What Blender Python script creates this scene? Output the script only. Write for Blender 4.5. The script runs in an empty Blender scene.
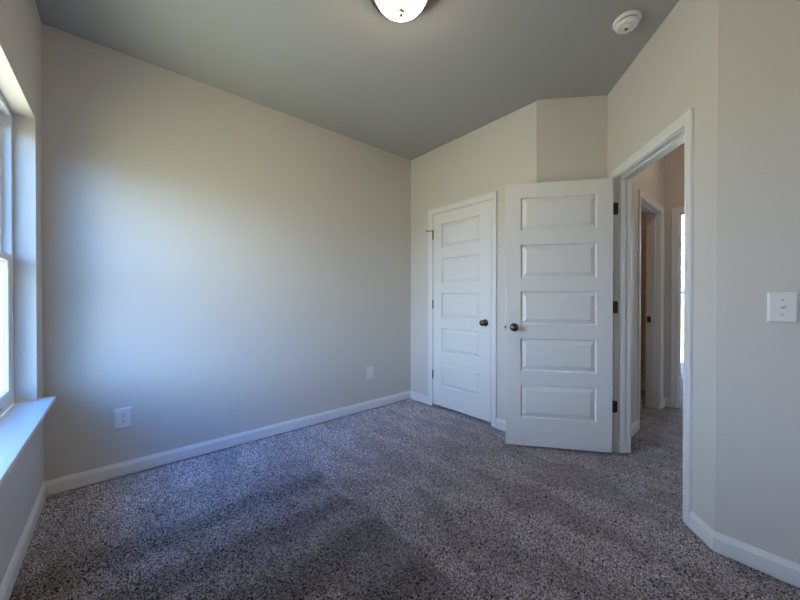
import bpy, bmesh, math, random
from math import sin, cos, pi, radians
from mathutils import Vector, Matrix

sc = bpy.context.scene
col = sc.collection

# ------------------------------------------------------------------ camera
cam_d = bpy.data.cameras.new('camera')
cam = bpy.data.objects.new('camera', cam_d)
col.objects.link(cam)
cam_d.sensor_fit = 'HORIZONTAL'
cam_d.sensor_width = 36.0
cam_d.lens = 326.9 / 800 * 36.0
cam_d.clip_start = 0.02
Rv = Vector((0.75891, -0.6512, 0.0007)); Uv = Vector((0.00303, 0.0046, 0.99998)); Fv = Vector((0.65119, 0.7589, -0.00546))
M = Matrix.Identity(4)
for i in range(3):
    M[i][0] = Rv[i]; M[i][1] = Uv[i]; M[i][2] = -Fv[i]
M[2][3] = 1.1562
cam.matrix_world = M
sc.camera = cam

# ------------------------------------------------------------------ daylight
SKY_STRENGTH = 10.0
world = bpy.data.worlds.new('daylight'); sc.world = world
world.use_nodes = True
nt = world.node_tree; nt.nodes.clear()
wo = nt.nodes.new('ShaderNodeOutputWorld'); bg = nt.nodes.new('ShaderNodeBackground')
tc = nt.nodes.new('ShaderNodeTexCoord'); sx = nt.nodes.new('ShaderNodeSeparateXYZ')
nt.links.new(tc.outputs['Generated'], sx.inputs[0])
mr = nt.nodes.new('ShaderNodeMapRange'); mr.inputs[1].default_value = -1; mr.inputs[2].default_value = 1
nt.links.new(sx.outputs[2], mr.inputs[0])
GROUND_A, GROUND_B, GROUND_S = (0.62, 0.61, 0.43), (1.00, 1.01, 0.85), (0.005, 0.005, 0.005)
LOW_A, LOW_B, LOW_S = (1.08, 1.42, 1.95), (1.05, 1.34, 1.95), (0.22, 0.58, 1.2)
HIGH_A, HIGH_B, HIGH_S = (0.05, 0.42, 1.5), (0.02, 0.10, 0.3), (0.02, 0.10, 0.3)
def elevation(low, high, ground):
    cr = nt.nodes.new('ShaderNodeValToRGB'); e = cr.color_ramp.elements
    e[0].position, e[0].color = 0.0, (*ground, 1); e[1].position, e[1].color = 1.0, (*high, 1)
    for p, c in ((0.493, ground), (0.515, low), (0.63, low), (0.76, high)):
        x = e.new(p); x.color = (*c, 1)
    nt.links.new(mr.outputs[0], cr.inputs[0]); return cr
def mth(op, a, b):
    m = nt.nodes.new('ShaderNodeMath'); m.operation = op
    for i, v in enumerate((a, b)):
        if isinstance(v, (int, float)): m.inputs[i].default_value = v
        else: nt.links.new(v, m.inputs[i])
    return m.outputs[0]
hor = mth('POWER', mth('ADD', mth('ADD', mth('MULTIPLY', sx.outputs[0], sx.outputs[0]), mth('MULTIPLY', sx.outputs[1], sx.outputs[1])), 0.0001), 0.5)
azi = mth('DIVIDE', sx.outputs[1], hor)                      # -1 towards -Y, where the sky is brightest
def azmix(f0, f1, a, b):
    side = nt.nodes.new('ShaderNodeMapRange'); side.interpolation_type = 'SMOOTHSTEP'
    side.inputs[1].default_value = f0; side.inputs[2].default_value = f1
    nt.links.new(azi, side.inputs[0])
    m = nt.nodes.new('ShaderNodeMix'); m.data_type = 'RGBA'
    nt.links.new(side.outputs[0], m.inputs[0]); nt.links.new(a, m.inputs[6]); nt.links.new(b, m.inputs[7])
    return m
mxw = azmix(-0.55, -0.95, azmix(0.45, -0.45, elevation(LOW_B, HIGH_B, GROUND_B).outputs[0], elevation(LOW_A, HIGH_A, GROUND_A).outputs[0]).outputs[2], elevation(LOW_S, HIGH_S, GROUND_S).outputs[0])
nt.links.new(mxw.outputs[2], bg.inputs[0]); nt.links.new(bg.outputs[0], wo.inputs[0])
bg.inputs[1].default_value = SKY_STRENGTH
LAMP_STRENGTH = 30.0
LAMP_COLOR = (1.0, 0.72, 0.50)

# ------------------------------------------------------------------ exposure
vs = sc.view_settings
vs.view_transform = 'Standard'; vs.look = 'None'; vs.gamma = 1.0; vs.use_curve_mapping = False
vs.exposure = 0.0
sc.cycles.max_bounces = 14; sc.cycles.diffuse_bounces = 10; sc.cycles.caustics_reflective = False
sc.cycles.sample_clamp_indirect = 6.0

# ------------------------------------------------------------------ key dimensions (metres)
H = 2.7496
XW, YL, XC, XR = -0.339, 2.7964, 2.562, 2.0742          # window wall, long wall, closet wall, switch wall
P1 = Vector((XC, 1.269)); P2 = Vector((2.9094, 0.8915)); P3 = Vector((XR, 0.1924))
YF = -0.30                                              # wall behind the camera
XE, YH, YHR = 4.46, 0.82, -0.20                         # hall end wall, hall side walls
T = 0.115

# ------------------------------------------------------------------ materials
def mat(name, color, rough=0.6, metal=0.0, bump=0.0, bscale=200.0, spec=0.5):
    m = bpy.data.materials.new(name); m.use_nodes = True
    nt = m.node_tree; b = nt.nodes['Principled BSDF']
    b.inputs['Base Color'].default_value = (*color, 1)
    b.inputs['Roughness'].default_value = rough; b.inputs['Metallic'].default_value = metal
    b.inputs['Specular IOR Level'].default_value = spec
    tc = nt.nodes.new('ShaderNodeTexCoord')
    n = nt.nodes.new('ShaderNodeTexNoise'); n.inputs['Scale'].default_value = bscale; n.inputs['Detail'].default_value = 4
    nt.links.new(tc.outputs['Object'], n.inputs['Vector'])
    if bump:
        bp = nt.nodes.new('ShaderNodeBump'); bp.inputs['Strength'].default_value = bump; bp.inputs['Distance'].default_value = 0.002
        nt.links.new(n.outputs['Fac'], bp.inputs['Height']); nt.links.new(bp.outputs[0], b.inputs['Normal'])
    r = nt.nodes.new('ShaderNodeMapRange'); r.inputs[3].default_value = rough * 0.9; r.inputs[4].default_value = min(1, rough * 1.1)
    nt.links.new(n.outputs['Fac'], r.inputs[0]); nt.links.new(r.outputs[0], b.inputs['Roughness'])
    return m

M_wall = mat('wall_paint', (0.63, 0.60, 0.56), 0.55, bump=0.12, bscale=160, spec=0.3)
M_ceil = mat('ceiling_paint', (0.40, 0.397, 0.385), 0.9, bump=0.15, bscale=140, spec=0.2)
M_trim = mat('trim_paint', (0.76, 0.76, 0.755), 0.35, spec=0.45)
M_door = mat('door_paint', (0.76, 0.76, 0.75), 0.38, bump=0.04, bscale=300, spec=0.45)
M_vinyl = mat('window_vinyl', (0.82, 0.83, 0.84), 0.3)
M_plate = mat('plate_plastic', (0.77, 0.77, 0.76), 0.3)
M_slot = mat('slot_dark', (0.02, 0.02, 0.02), 0.6)
M_bronze = mat('aged_bronze', (0.12, 0.10, 0.085), 0.14, metal=1.0)
M_hinge = mat('dark_hinge_bronze', (0.09, 0.075, 0.05), 0.4, metal=0.8)
M_nickel = mat('brushed_nickel', (0.42, 0.37, 0.32), 0.3, metal=1.0)
M_pan = mat('pan_bronze', (0.22, 0.17, 0.13), 0.35, metal=1.0)

def glass():
    m = bpy.data.materials.new('window_glass'); m.use_nodes = True
    nt = m.node_tree; nt.nodes.clear()
    o = nt.nodes.new('ShaderNodeOutputMaterial'); mx = nt.nodes.new('ShaderNodeMixShader')
    t = nt.nodes.new('ShaderNodeBsdfTransparent'); t.inputs[0].default_value = (0.93, 0.96, 0.95, 1)
    g = nt.nodes.new('ShaderNodeBsdfGlossy'); g.inputs['Roughness'].default_value = 0.02
    lw = nt.nodes.new('ShaderNodeLayerWeight'); lw.inputs[0].default_value = 0.5
    p5 = nt.nodes.new('ShaderNodeMath'); p5.operation = 'POWER'; p5.inputs[1].default_value = 5.0
    ma = nt.nodes.new('ShaderNodeMath'); ma.operation = 'MULTIPLY_ADD'; ma.inputs[1].default_value = 0.6; ma.inputs[2].default_value = 0.035
    nt.links.new(lw.outputs['Facing'], p5.inputs[0]); nt.links.new(p5.outputs[0], ma.inputs[0])
    nt.links.new(ma.outputs[0], mx.inputs[0]); nt.links.new(t.outputs[0], mx.inputs[1]); nt.links.new(g.outputs[0], mx.inputs[2])
    nt.links.new(mx.outputs[0], o.inputs[0])
    return m
M_glass = glass()

def lampglass():
    m = bpy.data.materials.new('frosted_lamp_glass'); m.use_nodes = True
    nt = m.node_tree; b = nt.nodes['Principled BSDF']
    tc = nt.nodes.new('ShaderNodeTexCoord'); n = nt.nodes.new('ShaderNodeTexNoise'); n.inputs['Scale'].default_value = 6
    nt.links.new(tc.outputs['Object'], n.inputs['Vector'])
    r = nt.nodes.new('ShaderNodeValToRGB'); r.color_ramp.elements[0].color = (LAMP_COLOR[0], LAMP_COLOR[1] * 0.96, LAMP_COLOR[2] * 0.92, 1); r.color_ramp.elements[1].color = (*LAMP_COLOR, 1)
    nt.links.new(n.outputs['Fac'], r.inputs[0]); nt.links.new(r.outputs[0], b.inputs['Emission Color'])
    b.inputs['Base Color'].default_value = (0.9, 0.87, 0.8, 1); b.inputs['Roughness'].default_value = 0.3
    b.inputs['Emission Strength'].default_value = LAMP_STRENGTH
    return m
M_lamp = lampglass()

def carpet():
    m = bpy.data.materials.new('speckled_carpet'); m.use_nodes = True
    m.displacement_method = 'BOTH'
    nt = m.node_tree; b = nt.nodes['Principled BSDF']; out = nt.nodes['Material Output']
    L = nt.links.new
    tc = nt.nodes.new('ShaderNodeTexCoord')
    def noise(s, d=2, r=0.5, dist=0.0):
        n = nt.nodes.new('ShaderNodeTexNoise'); n.inputs['Scale'].default_value = s; n.inputs['Detail'].default_value = d
        n.inputs['Roughness'].default_value = r; n.inputs['Distortion'].default_value = dist
        L(tc.outputs['Object'], n.inputs['Vector']); return n
    def ramp(src, stops):
        r = nt.nodes.new('ShaderNodeValToRGB'); e = r.color_ramp.elements
        e[0].position, e[0].color = stops[0][0], (*stops[0][1], 1); e[1].position, e[1].color = stops[-1][0], (*stops[-1][1], 1)
        for p, c in stops[1:-1]:
            x = e.new(p); x.color = (*c, 1)
        L(src, r.inputs[0]); return r
    def math_(op, a, b=0.0, c=0.0):
        m = nt.nodes.new('ShaderNodeMath'); m.operation = op
        for i, v in enumerate((a, b, c)):
            if isinstance(v, (int, float)): m.inputs[i].default_value = v
            else: L(v, m.inputs[i])
        return m.outputs[0]
    def sstep(v, a, b):
        m = nt.nodes.new('ShaderNodeMapRange'); m.interpolation_type = 'SMOOTHSTEP'
        m.inputs[1].default_value = a; m.inputs[2].default_value = b; L(v, m.inputs[0]); return m.outputs[0]
    tuft = noise(78, 2, 0.55, 0.9)
    yarn = noise(125, 3, 0.65, 0.4)
    c1 = ramp(yarn.outputs['Fac'], [(0.40, (0.010, 0.008, 0.009)), (0.475, (0.15, 0.134, 0.140)), (0.55, (0.46, 0.42, 0.435)), (0.65, (0.80, 0.745, 0.77))])
    # brushed nap, with near-dark, far-bright lighting painted in: vacuum strokes along the long wall, ending mid-room, blotchy nearer the doors
    xyz = nt.nodes.new('ShaderNodeSeparateXYZ'); L(tc.outputs['Object'], xyz.inputs[0])
    wob = noise(2.6, 3, 0.6)
    wv = math_('MULTIPLY', math_('SUBTRACT', wob.outputs['Fac'], 0.5), 0.24)
    yy = math_('ADD', xyz.outputs[1], wv); xx = math_('ADD', xyz.outputs[0], wv)
    band = sstep(math_('SINE', math_('MULTIPLY', math_('SUBTRACT', yy, 1.22), 2 * pi / 0.33)), 0.45, -0.45)
    mp = nt.nodes.new('ShaderNodeMapping'); mp.inputs['Rotation'].default_value = (0, 0, 0.5); mp.inputs['Scale'].default_value = (2.0, 0.8, 1)
    L(tc.outputs['Object'], mp.inputs[0])
    bn = noise(2.4, 4, 0.6, 1.0); L(mp.outputs[0], bn.inputs['Vector'])
    blot = sstep(bn.outputs['Fac'], 0.43, 0.56)
    inx = sstep(xx, 1.06, 0.98)
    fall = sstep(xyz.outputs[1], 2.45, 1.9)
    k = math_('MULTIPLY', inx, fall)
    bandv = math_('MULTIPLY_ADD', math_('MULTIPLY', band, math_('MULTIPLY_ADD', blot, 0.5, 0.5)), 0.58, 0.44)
    blot_lit = math_('ADD', math_('MULTIPLY_ADD', blot, 0.55, 0.85), math_('MULTIPLY', sstep(xyz.outputs[1], 1.5, 2.4), 0.5))  # blotches, plus brightness of the far carpet put into colour towards the long wall
    mixv = math_('MULTIPLY_ADD', k, math_('SUBTRACT', bandv, blot_lit), blot_lit)
    mx = nt.nodes.new('ShaderNodeVectorMath'); mx.operation = 'SCALE'
    L(c1.outputs[0], mx.inputs[0]); L(mixv, mx.inputs['Scale'])
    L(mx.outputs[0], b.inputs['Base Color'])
    b.inputs['Roughness'].default_value = 0.95; b.inputs['Specular IOR Level'].default_value = 0.1
    b.inputs['Sheen Weight'].default_value = 1.0; b.inputs['Sheen Roughness'].default_value = 0.25; b.inputs['Sheen Tint'].default_value = (1.0, 0.93, 0.94, 1)
    d = nt.nodes.new('ShaderNodeDisplacement'); d.inputs['Midlevel'].default_value = 0.75; d.inputs['Scale'].default_value = 0.045
    L(tuft.outputs['Fac'], d.inputs['Height']); L(d.outputs[0], out.inputs['Displacement'])
    return m
M_carpet = carpet()

# ------------------------------------------------------------------ helpers
def mesh_obj(name, bm, m, parent=None, smooth=False):
    bmesh.ops.recalc_face_normals(bm, faces=bm.faces)
    me = bpy.data.meshes.new(name); bm.to_mesh(me); bm.free()
    if smooth:
        for p in me.polygons: p.use_smooth = True
    me.materials.append(m)
    o = bpy.data.objects.new(name, me); col.objects.link(o)
    if parent: o.parent = parent
    return o

def props(o, label=None, cat=None, group=None, kind=None):
    for k, v in (('label', label), ('category', cat), ('group', group), ('kind', kind)):
        if v: o[k] = v
    return o

def struct(name, bm, m, label=None, parent=None):
    o = mesh_obj(name, bm, m, parent)
    if not parent: o['kind'] = 'structure'
    if label: o['label'] = label
    return o

def empty(name, loc, basis=None):
    o = bpy.data.objects.new(name, None); col.objects.link(o); o.empty_display_size = 0.1
    m = Matrix.Identity(4)
    if basis:
        for j, v in enumerate(basis):
            for i in range(3): m[i][j] = v[i]
    for i in range(3): m[i][3] = loc[i]
    o.matrix_world = m
    return o

def box(bm, a, b, f=None):
    x0, y0, z0 = a; x1, y1, z1 = b
    vs = [bm.verts.new(f(*p) if f else p) for p in
          ((x0, y0, z0), (x1, y0, z0), (x1, y1, z0), (x0, y1, z0), (x0, y0, z1), (x1, y0, z1), (x1, y1, z1), (x0, y1, z1))]
    for q in ((0, 3, 2, 1), (4, 5, 6, 7), (0, 1, 5, 4), (1, 2, 6, 5), (2, 3, 7, 6), (3, 0, 4, 7)):
        bm.faces.new([vs[i] for i in q])

def loft(bm, rings, closed=True, cap=True):
    R = [[bm.verts.new(p) for p in r] for r in rings]
    n = len(R[0])
    for a, b in zip(R, R[1:]):
        for i in range(n if closed else n - 1):
            j = (i + 1) % n
            bm.faces.new((a[i], a[j], b[j], b[i]))
    if cap and closed:
        bm.faces.new(R[0]); bm.faces.new(R[-1])

def lathe(bm, prof, n=40, axis='z', off=(0, 0, 0)):
    rings = []
    for r, z in prof:
        ring = []
        for i in range(n):
            a = 2 * pi * i / n
            p = (r * cos(a), r * sin(a), z) if axis == 'z' else (r * cos(a), z, r * sin(a))
            ring.append(tuple(p[k] + off[k] for k in range(3)))
        rings.append(ring)
    loft(bm, rings)

def bevel(o, w=0.002, seg=2):
    b = o.modifiers.new('bevel', 'BEVEL'); b.width = w; b.segments = seg; b.limit_method = 'ANGLE'; b.angle_limit = radians(40)
    return o

# wall frames: f(s, t, z) with s along the wall, t out of the wall into the room
def frame(o, d, n):
    o, d, n = Vector(o), Vector(d), Vector(n)
    return lambda s, t, z: (o.x + d.x * s + n.x * t, o.y + d.y * s + n.y * t, z)

dd = (P3 - P2).normalized(); nn = Vector((dd.y, -dd.x))
F_ent = frame(P2, dd, nn)                                  # angled wall with the bedroom doorway
d12 = (P2 - P1).normalized(); n12 = Vector((-d12.y, d12.x)) if Vector((-d12.y, d12.x)).dot(-P1) > 0 else Vector((d12.y, -d12.x))
F_cor = frame(P1, d12, n12)
F_clo = frame((XC, 0), (0, 1), (-1, 0))
F_swi = frame((XR, 0), (0, 1), (-1, 0))
F_lon = frame((0, YL), (1, 0), (0, -1))
F_win = frame((XW, 0), (0, 1), (1, 0))
F_hal = frame((0, YH), (1, 0), (0, -1))
F_end = frame((XE, 0), (0, 1), (-1, 0))

def wall(name, f, s0, s1, opening=None, label=None, t=T, z1=H + 0.05):
    bm = bmesh.new()
    if opening is None:
        box(bm, (s0, -t, -0.05), (s1, 0, z1), f)
    else:
        a, b, za, zb = opening
        box(bm, (s0, -t, -0.05), (a, 0, z1), f); box(bm, (b, -t, -0.05), (s1, 0, z1), f)
        box(bm, (a, -t, zb), (b, 0, z1), f)
        if za > 0: box(bm, (a, -t, -0.05), (b, 0, za), f)
    return struct(name, bm, M_wall, label)

BASE = [(0.0, 0.0), (0.014, 0.0), (0.014, 0.062), (0.011, 0.069), (0.005, 0.082), (0.0, 0.086)]
def baseboard(name, f, runs, label=None):
    bm = bmesh.new()
    for s0, s1, c0, c1 in runs:       # c0, c1: mitre, how far the ends shift per unit of thickness
        loft(bm, [[f(s0 + c0 * t, t, z) for t, z in BASE], [f(s1 + c1 * t, t, z) for t, z in BASE]])
    return struct(name, bm, M_trim, label)

CASE = [(0.0, 0.0), (0.0, 0.007), (0.004, 0.010), (0.010, 0.010), (0.013, 0.0075), (0.018, 0.0085), (0.036, 0.0125), (0.046, 0.0155), (0.054, 0.0155), (0.057, 0.012), (0.057, 0.0)]
def casing(bm, f, a, b, top, side=1, tw=0.0):
    """mitred casing round an opening a..b, top; side=-1 puts it on the far face of a wall tw thick"""
    def g(s, t, z): return f(s, t if side > 0 else -tw - t, z)
    loft(bm, [[g(a - u, t, 0.0) for u, t in CASE], [g(a - u, t, top + u) for u, t in CASE],
              [g(b + u, t, top + u) for u, t in CASE], [g(b + u, t, 0.0) for u, t in CASE]])

def jamb(bm, f, a, b, top, tw, stop0=0.040, stopw=0.034):
    """a, b: faces of the jambs; t from 0 back to -tw; the stop starts stop0 behind the face"""
    k = 0.018
    box(bm, (a - k, -tw, 0), (a, 0.0, top + k), f); box(bm, (b, -tw, 0), (b + k, 0.0, top + k), f); box(bm, (a, -tw, top), (b, 0.0, top + k), f)
    e = 0.011
    s1, s2 = -stop0, -stop0 - stopw
    box(bm, (a, s2, 0), (a + e, s1, top), f); box(bm, (b - e, s2, 0), (b, s1, top), f); box(bm, (a + e, s2, top - e), (b - e, s1, top), f)

# ------------------------------------------------------------------ floor and ceiling
bm = bmesh.new()
def steps(*seg):
    out = [seg[0][0]]
    for a, b, st in seg:
        n = max(1, round((b - a) / st)); out += [a + (b - a) * (i + 1) / n for i in range(n)]
    return out
gx = steps((XW - 0.05, 2.10, 0.005), (2.10, 3.3, 0.008), (3.3, 7.8, 0.03))
gy = steps((-0.75, -0.05, 0.03), (-0.05, YL + 0.02, 0.005))
rows = [[bm.verts.new((x, y, 0)) for x in gx] for y in gy]
for j in range(len(gy) - 1):
    for i in range(len(gx) - 1):
        bm.faces.new((rows[j][i], rows[j][i + 1], rows[j + 1][i + 1], rows[j + 1][i]))
me = bpy.data.meshes.new('floor'); bm.to_mesh(me); bm.free()
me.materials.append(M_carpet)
for p in me.polygons: p.use_smooth = True
fl = bpy.data.objects.new('floor', me); col.objects.link(fl)
props(fl, 'grey speckled cut-pile carpet covering the bedroom and hall floor', kind='structure')

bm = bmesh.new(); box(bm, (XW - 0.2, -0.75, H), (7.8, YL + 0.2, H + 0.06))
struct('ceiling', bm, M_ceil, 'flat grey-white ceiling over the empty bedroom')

# ------------------------------------------------------------------ walls
WY0, WY1, WZ0, WZ1 = 1.36, 2.602, 0.585, 2.113
WT = 0.142
wall('wall_left', F_win, YF - 0.3, YL + 0.12, (WY0, WY1, WZ0, WZ1), 'beige wall holding the window', t=WT)
wall('wall_back', F_lon, XW - 0.16, 7.7, None, 'long beige wall with the two low wall plates')
CD0, CD1, DH = 1.715, 2.437, 2.050                         # closet door opening (jamb faces)
wall('wall_right', F_clo, P1.y, YL + 0.01, (CD0 - 0.018, CD1 + 0.018, 0, DH + 0.018), 'beige wall holding the closed closet door')
wall('wall_corner', F_cor, -0.02, (P2 - P1).length + 0.02, None, 'narrow angled beige wall behind the open door')
EJ0, EJ1 = 0.112, 0.880                                    # bedroom doorway, jamb faces along the angled wall
LE = (P3 - P2).length
wall('wall_entry', F_ent, 0, LE, (EJ0 - 0.018, EJ1 + 0.018, 0, DH + 0.018), 'angled beige wall holding the bedroom doorway')
wall('wall_switch', F_swi, YF - 0.1, P3.y, None, 'beige wall holding the light switch')
wall('wall_front', frame((0, YF), (1, 0), (0, 1)), XW - 0.1, XR + 0.1)
HD0, HD1 = 3.520, 4.275                                    # hall door opening
wall('wall_hall', F_hal, 2.95, 5.1, (HD0 - 0.018, HD1 + 0.018, 0, DH + 0.018), 'hall side wall seen through the doorway', t=T)
ED0, ED1 = -0.070, 0.700
wall('wall_end', F_end, -0.5, YH + 0.05, (ED0 - 0.018, ED1 + 0.018, 0, DH + 0.018), 'end wall of the hall seen through the doorway')
wall('wall_passage', frame((0, YHR), (1, 0), (0, 1)), XR + 0.1, XE + 0.05)
wall('wall_closet', frame((3.25, 0), (0, 1), (-1, 0)), YH + T - 0.02, YL + 0.02)
wall('wall_bathroom', frame((5.0, 0), (0, 1), (-1, 0)), YH + 0.02, YL + 0.02, None, 'wall of the dim side room past the hall door')
RW0, RW1 = 0.30, 1.60
wall('wall_far', frame((6.0, 0), (0, 1), (-1, 0)), -0.7, YL + 0.02, (RW0, RW1, 0.03, 2.45), 'wall with a window in the bright far room', t=0.14)
wall('wall_side', frame((0, -0.5), (1, 0), (0, 1)), XE + 0.05, 6.1)

# ------------------------------------------------------------------ door trim
def doorway(name, f, a, b, tw, label, back=True):
    bm = bmesh.new()
    casing(bm, f, a - 0.005, b + 0.005, DH + 0.005)
    if back: casing(bm, f, a - 0.005, b + 0.005, DH + 0.005, -1, tw)
    jamb(bm, f, a, b, DH, tw)
    return struct(name, bm, M_trim, label)
doorway('trim_1', F_ent, EJ0, EJ1, T, 'white casing and jamb round the bedroom doorway')
doorway('trim_2', F_clo, CD0, CD1, T, 'white casing and jamb round the closet door')
doorway('trim_3', F_hal, HD0, HD1, T, 'white casing and jamb round the hall side door')
doorway('trim_4', F_end, ED0, ED1, T, 'white casing and jamb at the end of the hall')
# strike plate on the hall doorway's far jamb
bm = bmesh.new(); box(bm, (HD1 - 0.0015, -0.111, 0.90), (HD1 + 0.001, -0.077, 0.965), F_hal)
o = struct('strike_plate', bm, M_hinge, parent=bpy.data.objects['trim_3']); o['label'] = 'dark strike plate'
bm = bmesh.new(); box(bm, (EJ1 - 0.0015, -0.036, 0.905), (EJ1 + 0.001, -0.006, 0.965), F_ent)
struct('strike_plate', bm, M_hinge, parent=bpy.data.objects['trim_1'])

# ------------------------------------------------------------------ baseboards
baseboard('baseboard_back', F_lon, [(XW, XC, 1, -1)], 'white baseboard along the long wall')
baseboard('baseboard_left', F_win, [(YF, YL, 1, -1)], 'white baseboard under the window')
baseboard('baseboard_right', F_clo, [(CD1 + 0.062, YL, 0, -1), (P1.y, CD0 - 0.062, 0.41, 0)], 'white baseboard beside the closet door')
baseboard('baseboard_corner', F_cor, [(0, (P2 - P1).length, 0.41, -1)], 'white baseboard behind the open door')
baseboard('baseboard_entry', F_ent, [(0, EJ0 - 0.062, 1, 0), (EJ1 + 0.062, LE, 0, 0.44)], 'short white baseboard beside the doorway')
baseboard('baseboard_switch', F_swi, [(YF, P3.y, 1, 0.44)], 'white baseboard under the light switch')
baseboard('baseboard_front', frame((0, YF), (1, 0), (0, 1)), [(XW, XR, 1, -1)])
baseboard('baseboard_hall', F_hal, [(2.99, HD0 - 0.062, 0, 0), (HD1 + 0.062, XE, 0, -1)], 'white baseboard in the hall')
baseboard('baseboard_end', F_end, [(ED1 + 0.062, YH, 0, -1)], 'white baseboard at the end of the hall')
baseboard('baseboard_bathroom', frame((5.0, 0), (0, 1), (-1, 0)), [(YH + T, YL, 0, 0)], 'white baseboard in the side room')

# ------------------------------------------------------------------ windows
def window(name, f, y0, y1, z0, z1, back, label):
    """double-hung unit; back = distance of the frame's inner face behind the wall face"""
    root = empty(name, f((y0 + y1) / 2, -back, z0)); props(root, label, None, None, 'structure')
    inv = root.matrix_world.inverted()
    def g(s, t, z): return inv @ Vector(f(s, t, z))
    fw = 0.026; a = -back; b = -back - 0.062
    def ring(bm, s0, s1, q0, q1, w, ta, tb, wb=None, wt=None):
        wb = w if wb is None else wb; wt = w if wt is None else wt
        box(bm, (s0, tb, q0), (s0 + w, ta, q1), g); box(bm, (s1 - w, tb, q0), (s1, ta, q1), g)
        box(bm, (s0 + w, tb, q0), (s1 - w, ta, q0 + wb), g); box(bm, (s0 + w, tb, q1 - wt), (s1 - w, ta, q1), g)
    bm = bmesh.new(); ring(bm, y0, y1, z0, z1, fw, a, b)
    bevel(mesh_obj('window_frame', bm, M_vinyl, root), 0.003)
    zm = (z0 + z1) / 2
    for nm, q0, q1, ta, tb, wb, wt in (('lower_sash', z0 + fw, zm + 0.022, a - 0.006, a - 0.030, 0.055, 0.036), ('upper_sash', zm - 0.022, z1 - fw, a - 0.032, a - 0.056, 0.036, 0.042)):
        bm = bmesh.new(); ring(bm, y0 + fw, y1 - fw, q0, q1, 0.031, ta, tb, wb, wt)
        sash = bevel(mesh_obj(nm, bm, M_vinyl, root), 0.004)
        bm = bmesh.new(); tm = (ta + tb) / 2
        box(bm, (y0 + fw + 0.029, tm - 0.002, q0 + wb - 0.004), (y1 - fw - 0.029, tm + 0.002, q1 - wt + 0.004), g)
        mesh_obj('pane', bm, M_glass, sash)
    return root
ZS = 0.607
window('window_1', F_win, WY0, WY1, ZS - 0.002, WZ1, 0.080, 'white double-hung window with a wide stool')
window('window_2', frame((6.0, 0), (0, 1), (-1, 0)), RW0, RW1, 0.03, 2.45, 0.05, 'bright window in the far room')
# stool: board lying in the reveal with horns past the opening
bm = bmesh.new()
out = [(-0.080, WY0 + 0.001), (-0.080, WY1 - 0.001), (0.0, WY1 - 0.001), (0.0005, WY1 + 0.043), (0.066, WY1 + 0.043), (0.066, WY0 - 0.043), (0.0005, WY0 - 0.043), (0.0, WY0 + 0.001)]
loft(bm, [[F_win(y, t, ZS - 0.020) for t, y in out], [F_win(y, t, ZS) for t, y in out]])
bevel(struct('trim_5', bm, M_trim, 'white window stool projecting below the window'), 0.004, 3)

# ------------------------------------------------------------------ panel doors
PANELS = [(1.684, 1.934), (1.311, 1.571), (0.954, 1.208), (0.595, 0.843), (0.230, 0.484)]
RAISE = [(0.0, 0.0), (0.002, -0.008), (0.004, -0.0160), (0.009, -0.0165), (0.012, -0.0155), (0.041, -0.0012), (0.043, -0.0008)]
def panel_slab(W, zb, zt, th, stile):
    bm = bmesh.new()
    xs = [0, stile, W - stile, W]
    zs = [zb] + [v for p in sorted(PANELS) for v in p] + [zt]
    for side in (0, 1):
        def P(x, d, z): return (x, -d if side == 0 else -th + d, z)      # d: depth below the surface, as a negative number above
        for i in range(3):
            for j in range(len(zs) - 1):
                x0, x1, z0, z1 = xs[i], xs[i + 1], zs[j], zs[j + 1]
                if i == 1 and j % 2 == 1:
                    rings = [[P(x0 + u, -v, z0 + u), P(x1 - u, -v, z0 + u), P(x1 - u, -v, z1 - u), P(x0 + u, -v, z1 - u)] for u, v in RAISE]
                    R = [[bm.verts.new(p) for p in r] for r in rings]
                    for a, b in zip(R, R[1:]):
                        for k in range(4):
                            bm.faces.new((a[k], a[(k + 1) % 4], b[(k + 1) % 4], b[k]))
                    bm.faces.new(R[-1])
                else:
                    bm.faces.new([bm.verts.new(p) for p in (P(x0, 0, z0), P(x1, 0, z0), P(x1, 0, z1), P(x0, 0, z1))])
    for x in (0, W):
        bm.faces.new([bm.verts.new(p) for p in ((x, 0, zb), (x, -th, zb), (x, -th, zt), (x, 0, zt))])
    for z in (zb, zt):
        bm.faces.new([bm.verts.new(p) for p in ((0, 0, z), (0, -th, z), (W, -th, z), (W, 0, z))])
    bmesh.ops.remove_doubles(bm, verts=bm.verts, dist=0.0001)
    return bm

KNOB = [(0.0, 0.0), (0.032, 0.0), (0.033, 0.003), (0.030, 0.007), (0.022, 0.010), (0.0125, 0.013), (0.0115, 0.024), (0.013, 0.030), (0.021, 0.034), (0.0265, 0.041), (0.0280, 0.049), (0.0265, 0.056), (0.021, 0.062), (0.012, 0.0655), (0.0, 0.0665)]
def knobs(root, x, z, th):
    for s in (1, -1):
        bm = bmesh.new()
        lathe(bm, [(max(r, 0.0004), (q if s > 0 else -th - q)) for r, q in KNOB], 32, 'y', (x, 0, z))
        mesh_obj('door_knob', bm, M_bronze, root, True)['label'] = 'dark bronze door knob'

def tube(bm, p, q, r, n=14):
    p, q = Vector(p), Vector(q); d = (q - p).normalized()
    a = d.orthogonal().normalized(); b = d.cross(a)
    loft(bm, [[tuple(c + a * r * cos(2 * pi * i / n) + b * r * sin(2 * pi * i / n)) for i in range(n)] for c in (p, q)])

HZ = [1.830, 1.090, 0.340]
TH = 0.035
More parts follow.
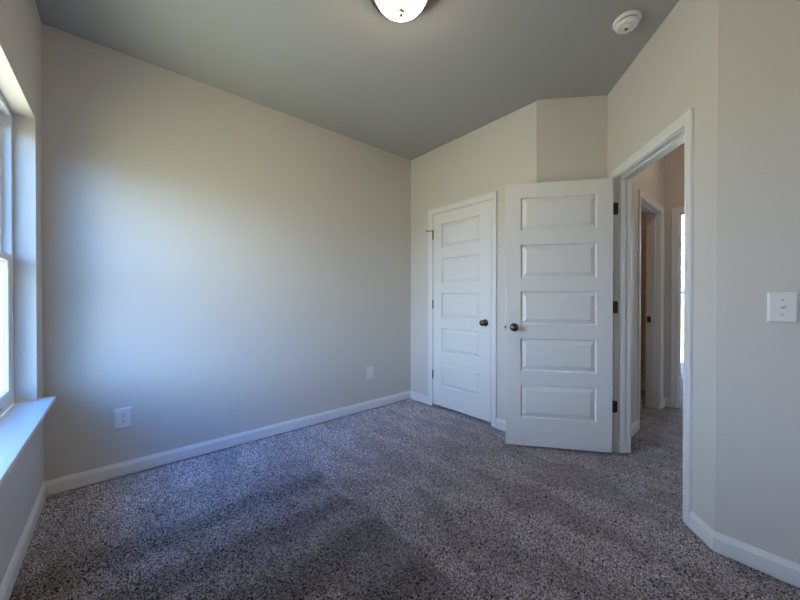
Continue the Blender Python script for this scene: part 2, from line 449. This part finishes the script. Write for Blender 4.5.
# open bedroom door: x from the hinge along the slab, y towards the side that faces the camera
hg = Vector((2.7635, 0.80826)); dr = Vector((-0.6155, 0.78814)); dn = Vector((-dr.y, dr.x))
if dn.dot(-hg) < 0: dn = -dn
bd = empty('door_1', (hg.x, hg.y, 0), ((dr.x, dr.y, 0), (dn.x, dn.y, 0), (0, 0, 1)))
props(bd, 'white five-panel bedroom door standing open beside the doorway', 'door', None, 'structure')
DW = 0.752
bevel(mesh_obj('door_slab', panel_slab(DW, 0.014, 2.044, TH, 0.106), M_door, bd), 0.0012, 2)
knobs(bd, DW - 0.058, 0.930, TH)
bm = bmesh.new(); box(bm, (DW - 0.0005, -0.030, 0.900), (DW + 0.001, -0.005, 0.960)); box(bm, (DW, -0.025, 0.923), (DW + 0.010, -0.010, 0.937))
mesh_obj('latch_plate', bm, M_bronze, bd)
inv = bd.matrix_world.inverted()
def onj(s, t, z): return inv @ Vector(F_ent(s, t, z))
for z in HZ:
    bm = bmesh.new()
    # leaf let into the jamb, rounded at its far corners, then the knuckle at the pin
    pts = [(0.0, z - 0.045)] + [(-0.018 - 0.010 * sin(a), z - 0.035 - 0.010 * cos(a)) for a in [i * pi / 10 for i in range(6)]] + [(-0.018 - 0.010 * cos(a), z + 0.035 + 0.010 * sin(a)) for a in [i * pi / 10 for i in range(6)]] + [(0.0, z + 0.045)]
    loft(bm, [[tuple(onj(EJ0 - 0.001, t, q)) for t, q in pts], [tuple(onj(EJ0 + 0.002, t, q)) for t, q in pts]])
    tube(bm, onj(EJ0 + 0.004, 0.008, z - 0.045), onj(EJ0 + 0.004, 0.008, z + 0.045), 0.0065)
    h = mesh_obj('hinge', bm, M_hinge, bd); h['label'] = 'dark bronze hinge'

# closed closet door, x from the hinge side along -y, y towards the room
cd = empty('door_2', (XC, CD1 - 0.003, 0), ((0, -1, 0), (-1, 0, 0), (0, 0, 1)))
props(cd, 'closed white five-panel closet door with dark knob', 'door', None, 'structure')
CW = CD1 - CD0 - 0.006
bevel(mesh_obj('door_slab', panel_slab(CW, 0.026, 2.046, TH, 0.118), M_door, cd), 0.0012, 2)
knobs(cd, CW - 0.058, 0.930, TH)
for k, z in enumerate(HZ):
    bm = bmesh.new(); tube(bm, (-0.002, 0.007, z - 0.045), (-0.002, 0.007, z + 0.045), 0.0065)
    box(bm, (-0.004, -0.03, z - 0.044), (-0.001, 0.003, z + 0.044))
    mesh_obj('hinge', bm, M_hinge, cd)['label'] = 'dark bronze hinge'
bm = bmesh.new()
z = HZ[0] + 0.048
tube(bm, (-0.002, 0.007, z - 0.004), (-0.002, 0.007, z + 0.004), 0.009)
tube(bm, (-0.002, 0.007, z), (-0.048, 0.046, z), 0.0038); tube(bm, (-0.002, 0.007, z), (0.026, 0.022, z), 0.0038)
tube(bm, (-0.046, 0.044, z), (-0.056, 0.052, z), 0.008)
mesh_obj('hinge_pin_stop', bm, M_hinge, cd)['label'] = 'dark hinge pin door stop'

# ------------------------------------------------------------------ wall plates
def plate(bm, w, h, d=0.0075, c=0.007):
    def r(k, y): return [(-w / 2 + k, y, -h / 2 + k), (w / 2 - k, y, -h / 2 + k), (w / 2 - k, y, h / 2 - k), (-w / 2 + k, y, h / 2 - k)]
    loft(bm, [r(0, 0), r(0, d * 0.35), r(c * 0.4, d * 0.8), r(c, d)])

def rnd(bm, cx, cz, w, h, y0, y1, n=24, flat=None):
    pts = []
    for i in range(n):
        a = 2 * pi * i / n; x, z = w / 2 * cos(a), h / 2 * sin(a)
        if flat: z = max(-flat, min(flat, z))
        pts.append((cx + x, cz + z))
    loft(bm, [[(x, y0, z) for x, z in pts], [(x, y1, z) for x, z in pts]])

# duplex outlet and blank plate on the long wall: local x along the wall, y into the room
def on_wall(name, f, s, z, label, cat):
    a = Vector(f(s, 0, z)); d = (Vector(f(s + 1, 0, z)) - a); n = Vector(f(s, 1, z)) - a
    e = empty(name, a, (n.cross(Vector((0, 0, 1))) * -1 if False else Vector((0, 0, 1)).cross(n) * -1, n, (0, 0, 1)))
    return props(e, label, cat)
ol = on_wall('electrical_outlet', F_lon, 0.017, 0.372, 'white duplex electrical outlet low on the long wall, the one nearest the window', 'outlet')
bm = bmesh.new(); plate(bm, 0.086, 0.132); mesh_obj('cover_plate', bm, M_plate, ol)
for s in (1, -1):
    bm = bmesh.new(); rnd(bm, 0, s * 0.0195, 0.034, 0.034, 0.005, 0.0095, 28, 0.0142)
    rc = mesh_obj('receptacle', bm, M_plate, ol)
    bm = bmesh.new(); c = s * 0.0195
    box(bm, (-0.0078, 0.009, c - 0.001), (-0.0055, 0.0100, c + 0.008)); box(bm, (0.0055, 0.009, c), (0.0078, 0.0100, c + 0.0075))
    rnd(bm, 0, c - 0.0075, 0.006, 0.006, 0.009, 0.0100, 12)
    mesh_obj('slot', bm, M_slot, rc)
bm = bmesh.new(); rnd(bm, 0, 0, 0.006, 0.006, 0.006, 0.0088, 14); mesh_obj('screw', bm, M_plate, ol)

cp = on_wall('cable_plate', F_lon, 1.988, 0.378, 'small plain white wall plate low on the long wall, near the closet corner', 'wall plate')
bm = bmesh.new(); plate(bm, 0.086, 0.130); mesh_obj('cover_plate', bm, M_plate, cp)
bm = bmesh.new(); box(bm, (-0.0175, 0.004, -0.034), (0.0175, 0.0092, 0.034)); bevel(mesh_obj('insert', bm, M_plate, cp), 0.001)
bm = bmesh.new()
bm.free()
for s in (1, -1):
    bm = bmesh.new(); rnd(bm, 0, s * 0.048, 0.006, 0.006, 0.006, 0.0088, 14); mesh_obj('screw', bm, M_plate, cp)

sw = on_wall('light_switch', F_swi, -0.004, 1.119, 'white toggle light switch on the wall beside the bedroom doorway', 'switch')
bm = bmesh.new(); plate(bm, 0.084, 0.124); mesh_obj('cover_plate', bm, M_plate, sw)
bm = bmesh.new(); box(bm, (-0.0065, 0.004, -0.013), (0.0065, 0.0090, 0.013)); mesh_obj('toggle_surround', bm, M_plate, sw)
bm = bmesh.new()
loft(bm, [[(-0.0045, 0.006, -0.006), (0.0045, 0.006, -0.006), (0.0045, 0.006, 0.006), (-0.0045, 0.006, 0.006)],
          [(-0.0038, 0.024, 0.006), (0.0038, 0.024, 0.006), (0.0038, 0.022, 0.012), (-0.0038, 0.022, 0.012)]])
bevel(mesh_obj('toggle', bm, M_plate, sw), 0.0012)
for s in (1, -1):
    bm = bmesh.new(); rnd(bm, 0, s * 0.030, 0.007, 0.007, 0.006, 0.0088, 14); mesh_obj('screw', bm, M_nickel, sw)

# ------------------------------------------------------------------ ceiling light
lt = props(empty('ceiling_light', (1.085, 1.258, H)), 'round flush ceiling light with glowing frosted bowl and metal pan', 'ceiling light')
bm = bmesh.new()
lathe(bm, [(0.0005, 0.0), (0.135, 0.0), (0.142, -0.006), (0.144, -0.022), (0.160, -0.030), (0.164, -0.048), (0.156, -0.058), (0.134, -0.058), (0.132, -0.050), (0.0005, -0.050)], 56)
mesh_obj('pan', bm, M_pan, lt, True)
bm = bmesh.new()
prof = [(0.131, -0.054)]
for i in range(1, 15):
    a = i / 14 * pi / 2
    prof.append((max(0.0005, 0.131 * cos(a)), -0.054 - 0.088 * sin(a)))
lathe(bm, prof, 56)
mesh_obj('glass_bowl', bm, M_lamp, lt, True)
bm = bmesh.new()
lathe(bm, [(0.0005, -0.139), (0.018, -0.140), (0.019, -0.145), (0.011, -0.150), (0.008, -0.155), (0.0115, -0.161), (0.008, -0.168), (0.0005, -0.170)], 24)
mesh_obj('finial', bm, M_nickel, lt, True)

# ------------------------------------------------------------------ smoke detector
sd = props(empty('smoke_detector', (2.206, 0.580, H)), 'round white smoke detector on the ceiling near the doorway wall', 'smoke detector')
bm = bmesh.new(); lathe(bm, [(0.0005, 0), (0.068, 0), (0.070, -0.003), (0.070, -0.012), (0.067, -0.017), (0.0005, -0.017)], 48)
mesh_obj('base', bm, M_plate, sd, True)
bm = bmesh.new(); lathe(bm, [(0.0005, -0.016), (0.053, -0.016), (0.053, -0.026), (0.0005, -0.026)], 48); mesh_obj('vent_gap', bm, M_slot, sd)
bm = bmesh.new(); lathe(bm, [(0.0005, -0.024), (0.057, -0.024), (0.059, -0.027), (0.057, -0.038), (0.049, -0.045), (0.036, -0.047), (0.034, -0.0445), (0.030, -0.0445), (0.028, -0.047), (0.0005, -0.048)], 48)
mesh_obj('cover', bm, M_plate, sd, True)
bm = bmesh.new(); lathe(bm, [(0.0005, -0.046), (0.009, -0.046), (0.009, -0.0495), (0.0005, -0.050)], 20, off=(0.006, 0.006, 0)); mesh_obj('test_button', bm, M_slot, sd)

# ------------------------------------------------------------------ lamps of the other rooms
def point(name, loc, w, c, r=0.08):
    l = bpy.data.lights.new(name, 'POINT'); l.energy = w; l.color = c; l.shadow_soft_size = r
    o = bpy.data.objects.new(name, l); o.location = loc; col.objects.link(o)
point('hall_lamp', (3.6, 0.3, 2.6), 4.0, (1.0, 0.74, 0.52))
point('side_room_lamp', (4.2, 2.2, 2.5), 4, (1.0, 0.55, 0.20))
